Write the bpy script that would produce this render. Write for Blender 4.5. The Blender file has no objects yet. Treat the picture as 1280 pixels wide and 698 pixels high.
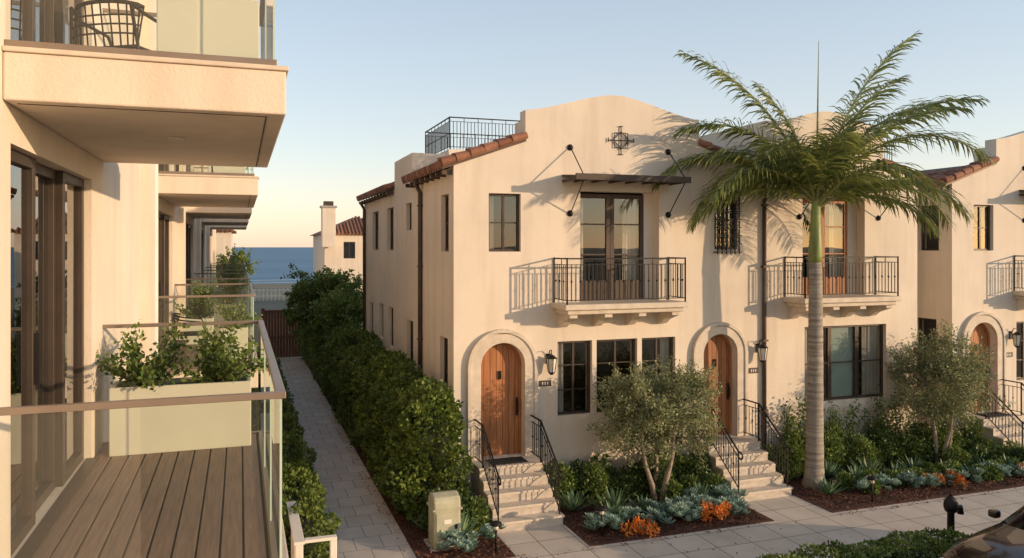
import bpy, math, random
import numpy as np
from mathutils import Vector, Matrix
from mathutils.geometry import tessellate_polygon
import bmesh
random.seed(4); rng=np.random.default_rng(7)
scene=bpy.context.scene

# ------------------------------------------------------------------ materials
def new_mat(name):
    m=bpy.data.materials.new(name); m.use_nodes=True
    nt=m.node_tree; 
    for n in list(nt.nodes): nt.nodes.remove(n)
    out=nt.nodes.new('ShaderNodeOutputMaterial')
    return m,nt,out
def N(nt,t,**kw):
    n=nt.nodes.new(t)
    for k,v in kw.items(): setattr(n,k,v)
    return n
def pos(nt,scale=(1,1,1),rot=(0,0,0)):
    g=N(nt,'ShaderNodeNewGeometry'); mp=N(nt,'ShaderNodeMapping')
    mp.inputs['Scale'].default_value=scale; mp.inputs['Rotation'].default_value=rot
    nt.links.new(g.outputs['Position'],mp.inputs['Vector']); return mp.outputs['Vector']
def noise(nt,vec,scale,detail=4,rough=.55):
    n=N(nt,'ShaderNodeTexNoise'); n.inputs['Scale'].default_value=scale
    n.inputs['Detail'].default_value=detail; n.inputs['Roughness'].default_value=rough
    nt.links.new(vec,n.inputs['Vector']); return n.outputs['Fac']
def ramp(nt,fac,c0,c1,p0=.3,p1=.7):
    r=N(nt,'ShaderNodeValToRGB'); r.color_ramp.elements[0].position=p0; r.color_ramp.elements[1].position=p1
    r.color_ramp.elements[0].color=(*c0,1); r.color_ramp.elements[1].color=(*c1,1)
    nt.links.new(fac,r.inputs['Fac']); return r.outputs['Color']
def mul(nt,a,b,fac=1.0):
    m=N(nt,'ShaderNodeMixRGB',blend_type='MULTIPLY'); m.inputs['Fac'].default_value=fac
    nt.links.new(a,m.inputs['Color1']); nt.links.new(b,m.inputs['Color2']); return m.outputs['Color']
def bump(nt,h,strength=.3,dist=.01):
    b=N(nt,'ShaderNodeBump'); b.inputs['Strength'].default_value=strength; b.inputs['Distance'].default_value=dist
    nt.links.new(h,b.inputs['Height']); return b.outputs['Normal']
def prin(nt,out,color=None,rough=.6,metal=0,normal=None,spec=None,const=None):
    p=N(nt,'ShaderNodeBsdfPrincipled'); p.inputs['Roughness'].default_value=rough; p.inputs['Metallic'].default_value=metal
    if const: p.inputs['Base Color'].default_value=(*const,1)
    if color is not None: nt.links.new(color,p.inputs['Base Color'])
    if normal is not None: nt.links.new(normal,p.inputs['Normal'])
    if spec is not None: p.inputs['Specular IOR Level'].default_value=spec
    nt.links.new(p.outputs[0],out.inputs['Surface']); return p
def simple(name,c,rough=.6,metal=0,var=.25,scale=3,bs=.2,bscale=60,bd=.004,stretch=(1,1,1)):
    m,nt,out=new_mat(name); v=pos(nt,stretch)
    c0=tuple(x*(1-var) for x in c); c1=tuple(min(1,x*(1+var)) for x in c)
    col=ramp(nt,noise(nt,v,scale),c0,c1)
    prin(nt,out,col,rough,metal,bump(nt,noise(nt,v,bscale,2),bs,bd) if bs else None); return m
def stucco(name,c):
    m,nt,out=new_mat(name); v=pos(nt)
    a=ramp(nt,noise(nt,v,.55,6,.6),tuple(x*.90 for x in c),tuple(min(1,x*1.05) for x in c),.3,.7)
    st=ramp(nt,noise(nt,pos(nt,(2.2,2.2,.2)),1.3,5,.65),(.89,.87,.85),(1,1,1),.33,.52)
    col=mul(nt,a,st,.8)
    h=N(nt,'ShaderNodeMath',operation='ADD'); nt.links.new(noise(nt,v,45,4,.65),h.inputs[0]); nt.links.new(noise(nt,v,3.5,2),h.inputs[1])
    prin(nt,out,col,.92,0,bump(nt,h.outputs[0],.42,.012),.2); return m
M={}
M['stucco']=stucco('stucco_cream',(.74,.645,.53))
M['stucco2']=stucco('stucco_apartment',(.76,.655,.54))
M['trimstone']=simple('cast_stone',(.62,.53,.425),.85,var=.12,scale=5)
M['stone']=simple('travertine_steps',(.52,.45,.37),.8,var=.2,scale=6,stretch=(1,1,3))
M['bronze']=simple('dark_bronze_frame',(.065,.046,.034),.45,.3,var=.2)
M['iron']=simple('wrought_iron',(.018,.016,.015),.55,.5,var=.2,bs=0)
M['pipe']=simple('downpipe_metal',(.10,.065,.045),.55,.3,var=.25)
M['canopy']=simple('canopy_metal',(.06,.042,.03),.6,.2)
M['dark']=simple('dark_backing',(.028,.023,.018),.9,bs=0)  # near-black colour stands in for shade behind glass and in gaps
M['curtain']=simple('linen_curtain',(.50,.45,.39),.95,var=.1,bs=0)
M['blind']=simple('roller_blind',(.40,.48,.44),.9,var=.05,bs=0)
M['whitepaint']=simple('white_paint',(.72,.68,.6),.6,var=.06)
M['railmetal']=simple('rail_metal',(.27,.21,.165),.4,.4,var=.1)
M['planter']=simple('planter_paint',(.62,.60,.48),.7,var=.05,scale=2)
M['util']=simple('utility_cabinet_paint',(.44,.43,.30),.6,var=.12,scale=4)
M['soil']=simple('soil',(.04,.028,.02),.95)
M['bark_olive']=simple('olive_bark',(.26,.21,.16),.9,var=.35,scale=14,bs=.6,bscale=40,bd=.01)
M['gate']=simple('gate_wood',(.20,.075,.04),.7,var=.3,stretch=(8,1,1))
M['beach']=simple('beach_sand',(.50,.42,.34),.95,var=.1,scale=.02,bs=0)
M['rubber']=simple('tyre_rubber',(.02,.02,.02),.8,bs=0)
M['alloy']=simple('alloy_wheel',(.5,.5,.5),.3,.9,var=.05,bs=0)
M['core']=simple('hedge_light_blocker',(.014,.022,.009),.95,bs=0)  # near-black filler for the added light-blocking boxes in hedges
def tile_mat():
    m,nt,out=new_mat('terracotta_tile'); v=pos(nt)
    vo=N(nt,'ShaderNodeNewGeometry')
    a=ramp(nt,vo.outputs['Random Per Island'],(.20,.08,.045),(.40,.19,.115),0,1)
    b=ramp(nt,noise(nt,v,7,5),(.65,.62,.6),(1,1,1))
    prin(nt,out,mul(nt,a,b),.85,0,bump(nt,noise(nt,v,50),.4,.006)); return m
M['tile']=tile_mat()
def wood(name,c,grain=(18,18,1.2),isl=.72):
    m,nt,out=new_mat(name); 
    g=noise(nt,pos(nt,grain),1.6,6,.65)
    a=ramp(nt,g,tuple(x*.6 for x in c),tuple(min(1,x*1.25) for x in c),.3,.72)
    geo=N(nt,'ShaderNodeNewGeometry')
    r=ramp(nt,geo.outputs['Random Per Island'],(isl,isl,isl),(1,1,1),0,1)
    prin(nt,out,mul(nt,a,r),.6,0,bump(nt,g,.3,.004)); return m
M['door']=wood('door_wood',(.44,.17,.058))
M['doorwood2']=wood('balcony_door_wood',(.42,.17,.065))
M['doordark']=wood('balcony_door_dark_wood',(.085,.052,.035))
M['deck']=wood('deck_board_wood',(.27,.17,.12),grain=(25,1.3,25),isl=.78)
def paver(name,c,bw,bh,off=0,mort=(.16,.14,.12),ms=.010,rot=0):
    m,nt,out=new_mat(name); v=pos(nt,rot=(0,0,rot))
    b=N(nt,'ShaderNodeTexBrick'); b.offset=off; nt.links.new(v,b.inputs['Vector'])
    b.inputs['Scale'].default_value=1; b.inputs['Brick Width'].default_value=bw; b.inputs['Row Height'].default_value=bh
    b.inputs['Mortar Size'].default_value=ms; b.inputs['Bias'].default_value=0
    b.inputs['Color1'].default_value=(*tuple(x*.92 for x in c),1); b.inputs['Color2'].default_value=(*tuple(x*1.05 for x in c),1); b.inputs['Mortar'].default_value=(*mort,1)
    n=ramp(nt,noise(nt,v,1.7,7,.65),(.82,.80,.78),(1.0,1,1),.3,.65)
    inv=N(nt,'ShaderNodeMath',operation='SUBTRACT'); inv.inputs[0].default_value=1; nt.links.new(b.outputs['Fac'],inv.inputs[1])
    prin(nt,out,mul(nt,b.outputs['Color'],n),.85,0,bump(nt,inv.outputs[0],.5,.01)); return m
M['sidewalk']=paver('concrete_sidewalk',(.62,.55,.47),.75,.68,mort=(.22,.19,.16))
M['path']=paver('path_pavers',(.62,.55,.48),.5,.62,off=.5,mort=(.25,.21,.18),ms=.008)
M['asphalt']=simple('asphalt',(.05,.048,.046),.9,var=.2,scale=1,bs=.5,bscale=90)
M['kerb']=simple('kerb_concrete',(.38,.35,.31),.9,var=.15)
M['groundmat']=simple('ground_earth',(.16,.14,.09),.95,var=.3,scale=.05)
def mulch():
    m,nt,out=new_mat('bark_mulch'); v=pos(nt)
    a=ramp(nt,noise(nt,v,28,6,.75),(.03,.012,.008),(.16,.065,.042),.35,.7)
    prin(nt,out,a,.95,0,bump(nt,noise(nt,v,35,5,.8),1,.03)); return m
M['mulch']=mulch()
def leafm(name,c0,c1,trans=.25,rough=.5,spec=.35):
    m,nt,out=new_mat(name); g=N(nt,'ShaderNodeNewGeometry')
    col=ramp(nt,g.outputs['Random Per Island'],c0,c1,0,1)
    big=ramp(nt,noise(nt,pos(nt),1.3,2),(.66,.68,.66),(1.2,1.15,1.05),.38,.62)
    col=mul(nt,col,big)
    p=N(nt,'ShaderNodeBsdfPrincipled'); p.inputs['Roughness'].default_value=rough; p.inputs['Specular IOR Level'].default_value=spec
    nt.links.new(col,p.inputs['Base Color'])
    t=N(nt,'ShaderNodeBsdfTranslucent'); nt.links.new(col,t.inputs['Color'])
    mx=N(nt,'ShaderNodeMixShader'); mx.inputs[0].default_value=trans
    nt.links.new(p.outputs[0],mx.inputs[1]); nt.links.new(t.outputs[0],mx.inputs[2]); nt.links.new(mx.outputs[0],out.inputs['Surface']); return m
M['hedge']=leafm('hedge_leaves',(.06,.11,.022),(.22,.28,.06))
M['bush']=leafm('shrub_leaves',(.065,.125,.028),(.24,.31,.085))
M['dkbush']=leafm('dark_shrub_leaves',(.035,.075,.022),(.13,.19,.06))
M['olive']=leafm('olive_leaves',(.13,.16,.07),(.40,.43,.23),.25,.55)
M['palm']=leafm('palm_leaflets',(.10,.14,.03),(.32,.35,.10),.35,.35,.6)
M['agave']=leafm('agave_leaves',(.09,.17,.08),(.22,.33,.19),.1)
M['blue']=leafm('blue_succulent_leaves',(.20,.33,.28),(.40,.53,.47),.1)
M['orange']=leafm('orange_flower_petals',(.55,.13,.02),(.90,.34,.07),.2)
M['chip']=leafm('mulch_chips',(.05,.02,.012),(.22,.10,.065),.0,.9)
def trunkm():
    m,nt,out=new_mat('palm_trunk_bark'); 
    r=noise(nt,pos(nt,(.6,.6,9)),1.5,4,.6); a=ramp(nt,r,(.22,.185,.15),(.42,.365,.30),.35,.65)
    b=ramp(nt,noise(nt,pos(nt),9,5),(.75,.75,.72),(1,1,1))
    prin(nt,out,mul(nt,a,b),.9,0,bump(nt,r,.7,.02)); return m
M['trunk']=trunkm()
M['shaft']=simple('palm_crownshaft',(.21,.25,.06),.5,var=.35,scale=2,stretch=(3,3,.6))
M['rachis']=simple('palm_frond_stem',(.24,.24,.08),.5,var=.25,bs=0)
def glass(name,tint,r0,body=None,bodyfac=0,wob=.05):
    # Schlick reflectance, the same from both sides of the pane
    m,nt,out=new_mat(name)
    lw=N(nt,'ShaderNodeLayerWeight'); lw.inputs['Blend'].default_value=.5
    pw=N(nt,'ShaderNodeMath',operation='POWER'); pw.inputs[1].default_value=4.5; nt.links.new(lw.outputs['Facing'],pw.inputs[0])
    ad=N(nt,'ShaderNodeMath',operation='MULTIPLY_ADD',use_clamp=True); ad.inputs[1].default_value=1-r0; ad.inputs[2].default_value=r0; nt.links.new(pw.outputs[0],ad.inputs[0])
    t=N(nt,'ShaderNodeBsdfTransparent'); t.inputs['Color'].default_value=(*tint,1)
    src=t.outputs[0]
    if body:
        d=N(nt,'ShaderNodeBsdfDiffuse'); d.inputs['Color'].default_value=(*body,1)
        mm=N(nt,'ShaderNodeMixShader'); mm.inputs[0].default_value=bodyfac
        nt.links.new(src,mm.inputs[1]); nt.links.new(d.outputs[0],mm.inputs[2]); src=mm.outputs[0]
    g=N(nt,'ShaderNodeBsdfGlossy'); g.inputs['Roughness'].default_value=0.0; g.inputs['Color'].default_value=(.95,.95,.95,1)
    if wob:
        bn=bump(nt,noise(nt,pos(nt),1.2,1),wob,.02); nt.links.new(bn,g.inputs['Normal'])
    mx=N(nt,'ShaderNodeMixShader'); nt.links.new(ad.outputs[0],mx.inputs[0]); nt.links.new(src,mx.inputs[1]); nt.links.new(g.outputs[0],mx.inputs[2])
    nt.links.new(mx.outputs[0],out.inputs['Surface']); return m
M['glass']=glass('window_glass',(.80,.82,.80),.13)
M['railglass']=glass('balcony_glass',(.94,.965,.93),.06,body=(.6,.6,.46),bodyfac=.03,wob=0)
M['glassedge']=simple('glass_edge',(.45,.58,.48),.2,0,var=.05,bs=0)
def carpaint():
    m,nt,out=new_mat('car_paint'); p=prin(nt,out,None,.25,.5,const=(.035,.022,.018)); p.inputs['Coat Weight'].default_value=1; p.inputs['Coat Roughness'].default_value=.03; return m
M['car']=carpaint()
M['carglass']=simple('car_glass',(.01,.01,.012),.05,0,var=0,bs=0)
M['lens']=simple('lamp_lens',(.7,.65,.55),.2,bs=0)
def seam():
    m,nt,out=new_mat('sea_water'); v=pos(nt,(.02,.09,1))
    c=ramp(nt,noise(nt,pos(nt,(.004,.03,1)),1,5),(.12,.22,.30),(.20,.31,.40))
    prin(nt,out,c,.7,0,bump(nt,noise(nt,v,3,8,.7),.5,1.0),.15); return m
M['sea']=seam()
M['foam']=simple('surf_foam',(.8,.8,.79),.9,var=.1,scale=.05,bs=0)

# ------------------------------------------------------------------ geometry accumulator
class Acc:
    def __init__(s,name): s.name=name; s.parts={}
    def add(s,part,mat,V,F,smooth=False,bevel=0):
        p=s.parts.setdefault(part,dict(V=[],F=[],mat=mat,smooth=smooth,bevel=bevel)); o=len(p['V'])
        p['V'].extend([tuple(v) for v in V]); p['F'].extend([tuple(i+o for i in f) for f in F])
    def box(s,part,mat,x0,x1,y0,y1,z0,z1,bevel=0):
        x0,x1=min(x0,x1),max(x0,x1); y0,y1=min(y0,y1),max(y0,y1); z0,z1=min(z0,z1),max(z0,z1)
        V=[(x0,y0,z0),(x1,y0,z0),(x1,y1,z0),(x0,y1,z0),(x0,y0,z1),(x1,y0,z1),(x1,y1,z1),(x0,y1,z1)]
        F=[(0,3,2,1),(4,5,6,7),(0,1,5,4),(1,2,6,5),(2,3,7,6),(3,0,4,7)]
        s.add(part,mat,V,F,False,bevel)
    def bt(s,part,mat,T,u0,u1,v0,v1,w0,w1,bevel=0):
        a=T(u0,v0,w0); b=T(u1,v1,w1); s.box(part,mat,a[0],b[0],a[1],b[1],a[2],b[2],bevel)
    def quad(s,part,mat,pts): s.add(part,mat,pts,[tuple(range(len(pts)))])
    def prism(s,part,mat,loops,c0,c1,mode='XZ',bevel=0):
        mp={'XZ':lambda a,b,c:(a,c,b),'YZ':lambda a,b,c:(c,a,b),'XY':lambda a,b,c:(a,b,c)}[mode]
        flat=[p for l in loops for p in l]; n=len(flat)
        tris=tessellate_polygon([[Vector((p[0],p[1],0)) for p in l] for l in loops])
        V=[mp(p[0],p[1],c0) for p in flat]+[mp(p[0],p[1],c1) for p in flat]
        F=[tuple(t) for t in tris]+[tuple(i+n for i in reversed(t)) for t in tris]
        o=0
        for l in loops:
            k=len(l)
            for i in range(k): F.append((o+i,o+(i+1)%k,n+o+(i+1)%k,n+o+i))
            o+=k
        s.add(part,mat,V,F,False,bevel)
    def tube(s,part,mat,pts,radii,seg=6,smooth=True,caps=True):
        pts=[Vector(p) for p in pts]
        if not hasattr(radii,'__len__'): radii=[radii]*len(pts)
        V=[];F=[]; ref=None
        for i,p in enumerate(pts):
            if i==0: t=pts[1]-pts[0]
            elif i==len(pts)-1: t=pts[-1]-pts[-2]
            else: t=pts[i+1]-pts[i-1]
            t.normalize()
            if ref is None:
                ref=Vector((0,0,1)) if abs(t.z)<.9 else Vector((1,0,0))
            a=(ref-t*ref.dot(t)); 
            if a.length<1e-4: a=t.orthogonal()
            a.normalize(); ref=a; b=t.cross(a)
            for k in range(seg):
                an=2*math.pi*(k+.5)/seg
                V.append(p+(a*math.cos(an)+b*math.sin(an))*radii[i])
        for i in range(len(pts)-1):
            for k in range(seg):
                F.append((i*seg+k,i*seg+(k+1)%seg,(i+1)*seg+(k+1)%seg,(i+1)*seg+k))
        if caps:
            F.append(tuple(range(seg-1,-1,-1))); F.append(tuple((len(pts)-1)*seg+k for k in range(seg)))
        s.add(part,mat,V,F,smooth)
    def finish(s):
        allv=np.concatenate([np.array(p['V'],dtype=float) for p in s.parts.values()])
        mn=allv.min(0); mx=allv.max(0); loc=Vector(((mn[0]+mx[0])/2,(mn[1]+mx[1])/2,mn[2]))
        single=len(s.parts)==1; par=None
        if not single:
            par=bpy.data.objects.new(s.name,None); par.location=loc; scene.collection.objects.link(par)
        for pn,p in s.parts.items():
            me=bpy.data.meshes.new(pn); V=np.array(p['V'])-np.array(loc)
            me.from_pydata([tuple(v) for v in V],[],p['F'])
            if len(p['F'])<60000:
                bm=bmesh.new(); bm.from_mesh(me); bmesh.ops.recalc_face_normals(bm,faces=bm.faces); bm.to_mesh(me); bm.free()
            me.materials.append(M[p['mat']]); 
            if p['smooth']: me.polygons.foreach_set('use_smooth',[True]*len(me.polygons))
            ob=bpy.data.objects.new(s.name if single else pn,me); scene.collection.objects.link(ob)
            if single: ob.location=loc
            else: ob.parent=par
            if p['bevel']:
                b=ob.modifiers.new('bevel','BEVEL'); b.width=p['bevel']; b.segments=2; b.limit_method='ANGLE'; b.angle_limit=.7
            last=ob
        return par or last
    def leaves(s,part,mat,P,D,L,W):
        P=np.asarray(P,float);n=len(P);D=np.asarray(D,float); D=D/np.linalg.norm(D,axis=1,keepdims=True)
        R=rng.normal(size=(n,3)); S=np.cross(D,R); S/=np.linalg.norm(S,axis=1,keepdims=True)+1e-9
        L=np.broadcast_to(L,(n,)).reshape(n,1)*rng.uniform(.7,1.25,(n,1)); W=np.broadcast_to(W,(n,)).reshape(n,1)*rng.uniform(.8,1.2,(n,1))
        V=np.stack([P,P+D*L*.45+S*W,P+D*L,P+D*L*.45-S*W],1).reshape(-1,3)
        o=np.arange(n)*4; F=np.stack([o,o+1,o+2,o+3],1)
        s.add(part,mat,V.tolist(),F.tolist())

def lump(P,a=.12,f=1.0):
    x,y,z=P[:,0]*f,P[:,1]*f,P[:,2]*f
    return a*(np.sin(3.1*x+1.3*z)*np.sin(2.6*y+.7)+.7*np.sin(5.3*y+2*x)*np.sin(4.1*z+x)+.5*np.sin(9*x+7*y+8*z))
def hedge_box(acc,part,mat,x0,x1,y0,y1,z0,z1,dens=420,L=.085,W=.028,amp=.09):
    dx,dy,dz=x1-x0,y1-y0,z1-z0
    fs=[('x',x0,-1,dy*dz),('x',x1,1,dy*dz),('y',y0,-1,dx*dz),('y',y1,1,dx*dz),('z',z1,1,dx*dy)]
    PP=[];DD=[]
    for ax,c,sg,A in fs:
        n=int(A*dens)+1; p=rng.uniform(0,1,(n,3))*[dx,dy,dz]+[x0,y0,z0]; k='xyz'.index(ax); p[:,k]=c
        d=np.zeros((n,3)); d[:,k]=sg
        p+=d*(lump(p,amp)[:,None]-rng.exponential(.05,(n,1))+.03)
        PP.append(p); DD.append(d*.8+rng.normal(0,.6,(n,3))+[0,0,.25])
    P=np.concatenate(PP);D=np.concatenate(DD)
    c=np.array([(x0+x1)/2,(y0+y1)/2,(z0+z1)/2]); h=np.array([dx,dy,dz])/2
    q=(P-c)/h; m=np.sort(np.abs(q),axis=1)[:,1]; P=c+(P-c)*(1-.10*np.clip(m-.7,0,1)[:,None]/.3)
    acc.leaves(part,mat,P,D,L,W)
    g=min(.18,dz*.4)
    acc.box(part+'_core','core',x0+g,x1-g,y0+g,y1-g,z0,z1-g)  # added dark box inside the leaves, stops light passing through the hedge
def blob(acc,part,mat,c,r,n,L=.07,W=.025,fill=.45,up=.2):
    u=rng.normal(size=(n,3)); u/=np.linalg.norm(u,axis=1,keepdims=True)
    rad=1-rng.uniform(0,1,(n,1))**1.5*fill
    P=u*rad*np.array(r); P=P+np.array(c); P+=u*lump(P,.12*min(r))[:,None]*1.5
    acc.leaves(part,mat,P,u*.7+rng.normal(0,.6,(n,3))+[0,0,up],L,W)

# ------------------------------------------------------------------ ground etc
Zg=-.15
def mesh_obj(name,V,F,mat):
    me=bpy.data.meshes.new(name); me.from_pydata(V,[],F); me.materials.append(M[mat]); ob=bpy.data.objects.new(name,me); scene.collection.objects.link(ob); return ob
xs=[-4000,-200,-20,60,300,4000]; ys=[(-3000,Zg),(-50,Zg),(60,Zg),(112,Zg),(150,-8),(300,-8.2),(420,-13),(900,-14)]
V=[(x,y,z) for y,z in ys for x in xs]; F=[(j*6+i,j*6+i+1,(j+1)*6+i+1,(j+1)*6+i) for j in range(len(ys)-1) for i in range(5)]
mesh_obj('ground',V,F,'groundmat')
mesh_obj('beach',[(-4000,170,-7.9),(4000,170,-7.9),(4000,420,-11.5),(-4000,420,-11.5)],[(0,1,2,3)],'beach')
mesh_obj('sea',[(-30000,310,-9.5),(30000,310,-9.5),(60000,40000,-9.5),(-60000,40000,-9.5)],[(0,1,2,3)],'sea')
a=Acc('surf_foam')
for y0,w in ((318,7),(336,4),(362,3)):
    n=120; pts=[]
    for i in range(n): 
        x=-600+10*i; yy=y0+4*math.sin(x*.03)+2*math.sin(x*.11); pts.append((x,yy,w*(.5+.5*abs(math.sin(x*.05+y0)))))
    V=[];F=[]
    for x,yy,ww in pts: V+= [(x,yy,-9.4),(x,yy+ww,-9.4)]
    for i in range(n-1): F.append((2*i,2*i+2,2*i+3,2*i+1))
    a.add('foam','foam',V,F)
a.finish()
a=Acc('road'); a.box('road','asphalt',.5,90,2.5,9.8,Zg-.05,Zg+.006); a.finish()
a=Acc('kerb'); 
for i in range(60): a.box('kerb','kerb',.3+i*1.5,.3+i*1.5+1.49,9.8,9.95,Zg,.0,.012)
a.finish()
a=Acc('sidewalk'); a.box('s','sidewalk',.3,90,11,13.05,Zg,.0)
for x0,x1,y1 in ((4.63,6.07,14.25),(10.13,11.57,14.25),(18.54,19.98,14.25),(24.04,25.48,14.25)): a.box('s','sidewalk',x0,x1,13.052,y1,Zg,.0)
a.finish()
a=Acc('footpath'); a.box('p','path',1.45,2.95,13.052,40,Zg,.0); a.finish()
a=Acc('planting_bed')
for b in ((.3,90,9.952,10.998),(-1.2,1.448,13.052,48),(2.952,4.265,13.052,40),(4.267,4.628,13.052,15.99),(6.072,10.128,13.052,15.97),(11.572,18.538,13.052,15.97),(19.982,24.03,13.052,15.97),(16.97,18.15,15.98,28)):
    a.box('m','mulch',b[0],b[1],b[2],b[3],Zg,.012)
a.finish()
a=Acc('mulch_chips')
P=[]
for (x0,x1,y0,y1,n) in ((3,4.6,13.1,15.5,1800),(6.1,10.1,13.1,15.5,4000),(11.6,18.5,13.1,15.5,5500),(8,20,10,11,2500)):
    P.append(np.stack([rng.uniform(x0,x1,n),rng.uniform(y0,y1,n),rng.uniform(.015,.04,n)],1))
for (x0,x1,y0,y1,n) in ((3,10,12.85,13.05,90),(11.6,18,12.85,13.05,90),(2.7,2.95,13,25,120),(1.45,1.6,14,25,90),(4.7,11,11.2,13,50)):
    P.append(np.stack([rng.uniform(x0,x1,n),rng.uniform(y0,y1,n),rng.uniform(.004,.01,n)],1))
P=np.concatenate(P); D=rng.normal(size=P.shape)*[1,1,.25]
a.leaves('c','chip',P,D,.06,.014); a.finish()

# ------------------------------------------------------------------ building helpers
def arch(cx,z0,zs,r,n=14):
    return [(cx-r,z0),(cx+r,z0)]+[(cx+r*math.cos(math.pi*i/n),zs+r*math.sin(math.pi*i/n)) for i in range(n+1)]
def archband(cx,z0,zs,ro,r): return [(cx-ro,z0)]+[(cx-ro*math.cos(math.pi*i/20),zs+ro*math.sin(math.pi*i/20)) for i in range(21)]+[(cx+ro,z0),(cx+r,z0)]+[(cx+r*math.cos(math.pi*i/20),zs+r*math.sin(math.pi*i/20)) for i in range(21)]+[(cx-r,z0)]
def rect(x0,x1,z0,z1): return [(x0,z0),(x1,z0),(x1,z1),(x0,z1)]
def curtain(acc,T,u0,u1,v,w0,w1):
    n=max(6,int((u1-u0)/.035)); V=[];F=[]
    for i in range(n+1):
        u=u0+(u1-u0)*i/n; vv=v+.03*math.sin(i*1.9)
        V+= [T(u,vv,w0),T(u,vv,w1)]
    for i in range(n): F.append((2*i,2*i+2,2*i+3,2*i+1))
    acc.add('curtains','curtain',V,F,True)
def window(acc,T,u0,u1,w0,w1,nx=2,nz=2,frame='bronze',part='window_frames',dep=.10,cur=None,fw=.055,mw=.028,back=.7,kick=0,ext=.5,blind=0):
    v0,v1=dep,dep+.07
    B=lambda a,b,c,d,x=v0,y=v1:acc.bt(part,frame,T,a,b,x,y,c,d,.004)
    B(u0,u0+fw,w0,w1);B(u1-fw,u1,w0,w1);B(u0+fw,u1-fw,w1-fw,w1);B(u0+fw,u1-fw,w0,w0+fw+kick)
    for i in range(1,nx):
        u=u0+(u1-u0)*i/nx; m=mw if not(nx%2==0 and i==nx//2) else mw*2
        B(u-m/2,u+m/2,w0+fw+kick,w1-fw,v0+.006,v1-.01)
    for j in range(1,nz):
        w=w0+kick+(w1-w0-kick)*j/nz
        B(u0+fw,u1-fw,w-mw/2,w+mw/2,v0+.012,v1-.016)
    vg=(v0+v1)/2; tl=random.uniform(-.004,.004)
    acc.quad('window_glass','glass',[T(u0+.02,vg+tl,w0+.02),T(u1-.02,vg-tl,w0+.02),T(u1-.02,vg-tl*.5,w1-.02),T(u0+.02,vg+tl,w1-.02)])
    acc.quad('interior_shade_panels','dark',[T(u0-ext,back,w0-.4),T(u1+.5,back,w0-.4),T(u1+.5,back,w1+.4),T(u0-ext,back,w1+.4)])  # flat near-black panel: the room's darkness is put into its colour
    if blind: acc.bt('blinds','blind',T,u0+.03,u1-.03,v1+.03,v1+.035,w0+(w1-w0)*(1-blind),w1-.01)
    if cur:
        for (a,b) in cur: curtain(acc,T,u0+(u1-u0)*a,u0+(u1-u0)*b,dep+.15,w0+.02,w1)
def railing(acc,part,p0,p1,h=.97,sp=.105,r=.009,top=.022,low=.09,second=True,posts=True):
    p0=Vector(p0);p1=Vector(p1);d=p1-p0; L=d.length; n=max(2,int(L/sp)); Z=Vector((0,0,1))
    acc.tube(part,'iron',[p0+Z*h,p1+Z*h],top,4,False); acc.tube(part,'iron',[p0+Z*low,p1+Z*low],.013,4,False)
    if second: acc.tube(part,'iron',[p0+Z*(h-.13),p1+Z*(h-.13)],.011,4,False)
    for i in range(n+1):
        q=p0+d*i/n
        if posts and i in(0,n): acc.tube(part,'iron',[q,q+Z*(h+.02)],.018,4,False)
        else: acc.tube(part,'iron',[q+Z*low,q+Z*(h if not second or i%4==0 else h-.13)],r,4,False)
        if i%2==1 and second: acc.tube(part,'iron',[q+Z*(h*.5-.03),q+Z*(h*.5),q+Z*(h*.5+.03)],[.008,.024,.008],6,False)
def lantern(acc,x,y,z):
    acc.box('wall_lanterns','iron',x-.05,x+.05,y-.03,y,z-.02,z+.2)
    acc.tube('wall_lanterns','iron',[(x,y-.02,z+.12),(x,y-.1,z+.28),(x,y-.2,z+.3),(x,y-.2,z+.2)],.012,5)
    c=(x,y-.2)
    acc.tube('wall_lanterns','iron',[(c[0],c[1],z+.12),(c[0],c[1],z+.2)],[.14,.03],6,False)
    acc.tube('lantern_glass','lens',[(c[0],c[1],z-.18),(c[0],c[1],z+.11)],[.07,.11],6,False)
    for k in range(6):
        an=2*math.pi*(k+.5)/6; acc.tube('wall_lanterns','iron',[(c[0]+.075*math.cos(an),c[1]+.075*math.sin(an),z-.18),(c[0]+.118*math.cos(an),c[1]+.118*math.sin(an),z+.12)],.008,4,False)
    acc.tube('wall_lanterns','iron',[(c[0],c[1],z-.24),(c[0],c[1],z-.18)],[.03,.085],6,False)
def tiles_line(acc,p0,p1,r=.095,step=.33):
    p0=Vector(p0);p1=Vector(p1);d=p1-p0;n=max(1,round(d.length/step))
    for i in range(n):
        j=Vector((0,random.uniform(-.008,.008),random.uniform(-.005,.005)))
        a=p0+d*(i/n)+j; b=p0+d*((i+1.12)/n)+j
        acc.tube('roof_tiles','tile',[a+Vector((0,0,.02)),b],[r*1.08,r*.85],8,False)
def eave(acc,x,xin,y0,y1,z,sl,sgn=1):
    w=abs(xin-x); zt=z+sl*w
    acc.prism('roof_deck','pipe',[[(x,z-.05),(xin,zt-.05),(xin,zt),(x,z)]] if sgn>0 else [[(xin,zt-.05),(x,z-.05),(x,z),(xin,zt)]],y0,y1,'XZ')
    n=int((y1-y0)/.23)
    for i in range(n+1):
        yy=y0+.1+(y1-y0-.2)*i/n
        k=3
        for j in range(k):
            a=j/k*min(w,1.2); b=(j+1.1)/k*min(w,1.2)
            acc.tube('roof_tiles','tile',[(x-sgn*.04+sgn*a,yy,z+.045+sl*a),(x-sgn*.04+sgn*b,yy,z+.03+sl*b)],[.1,.082],8,False)
    for i in range(int((y1-y0)/.55)+1):
        yy=y0+.15+i*.55
        if yy<y1: acc.box('rafter_tails','pipe',min(x+sgn*.03,x+sgn*.3),max(x+sgn*.03,x+sgn*.3),yy-.04,yy+.04,z-.15,z-.052)
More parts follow.
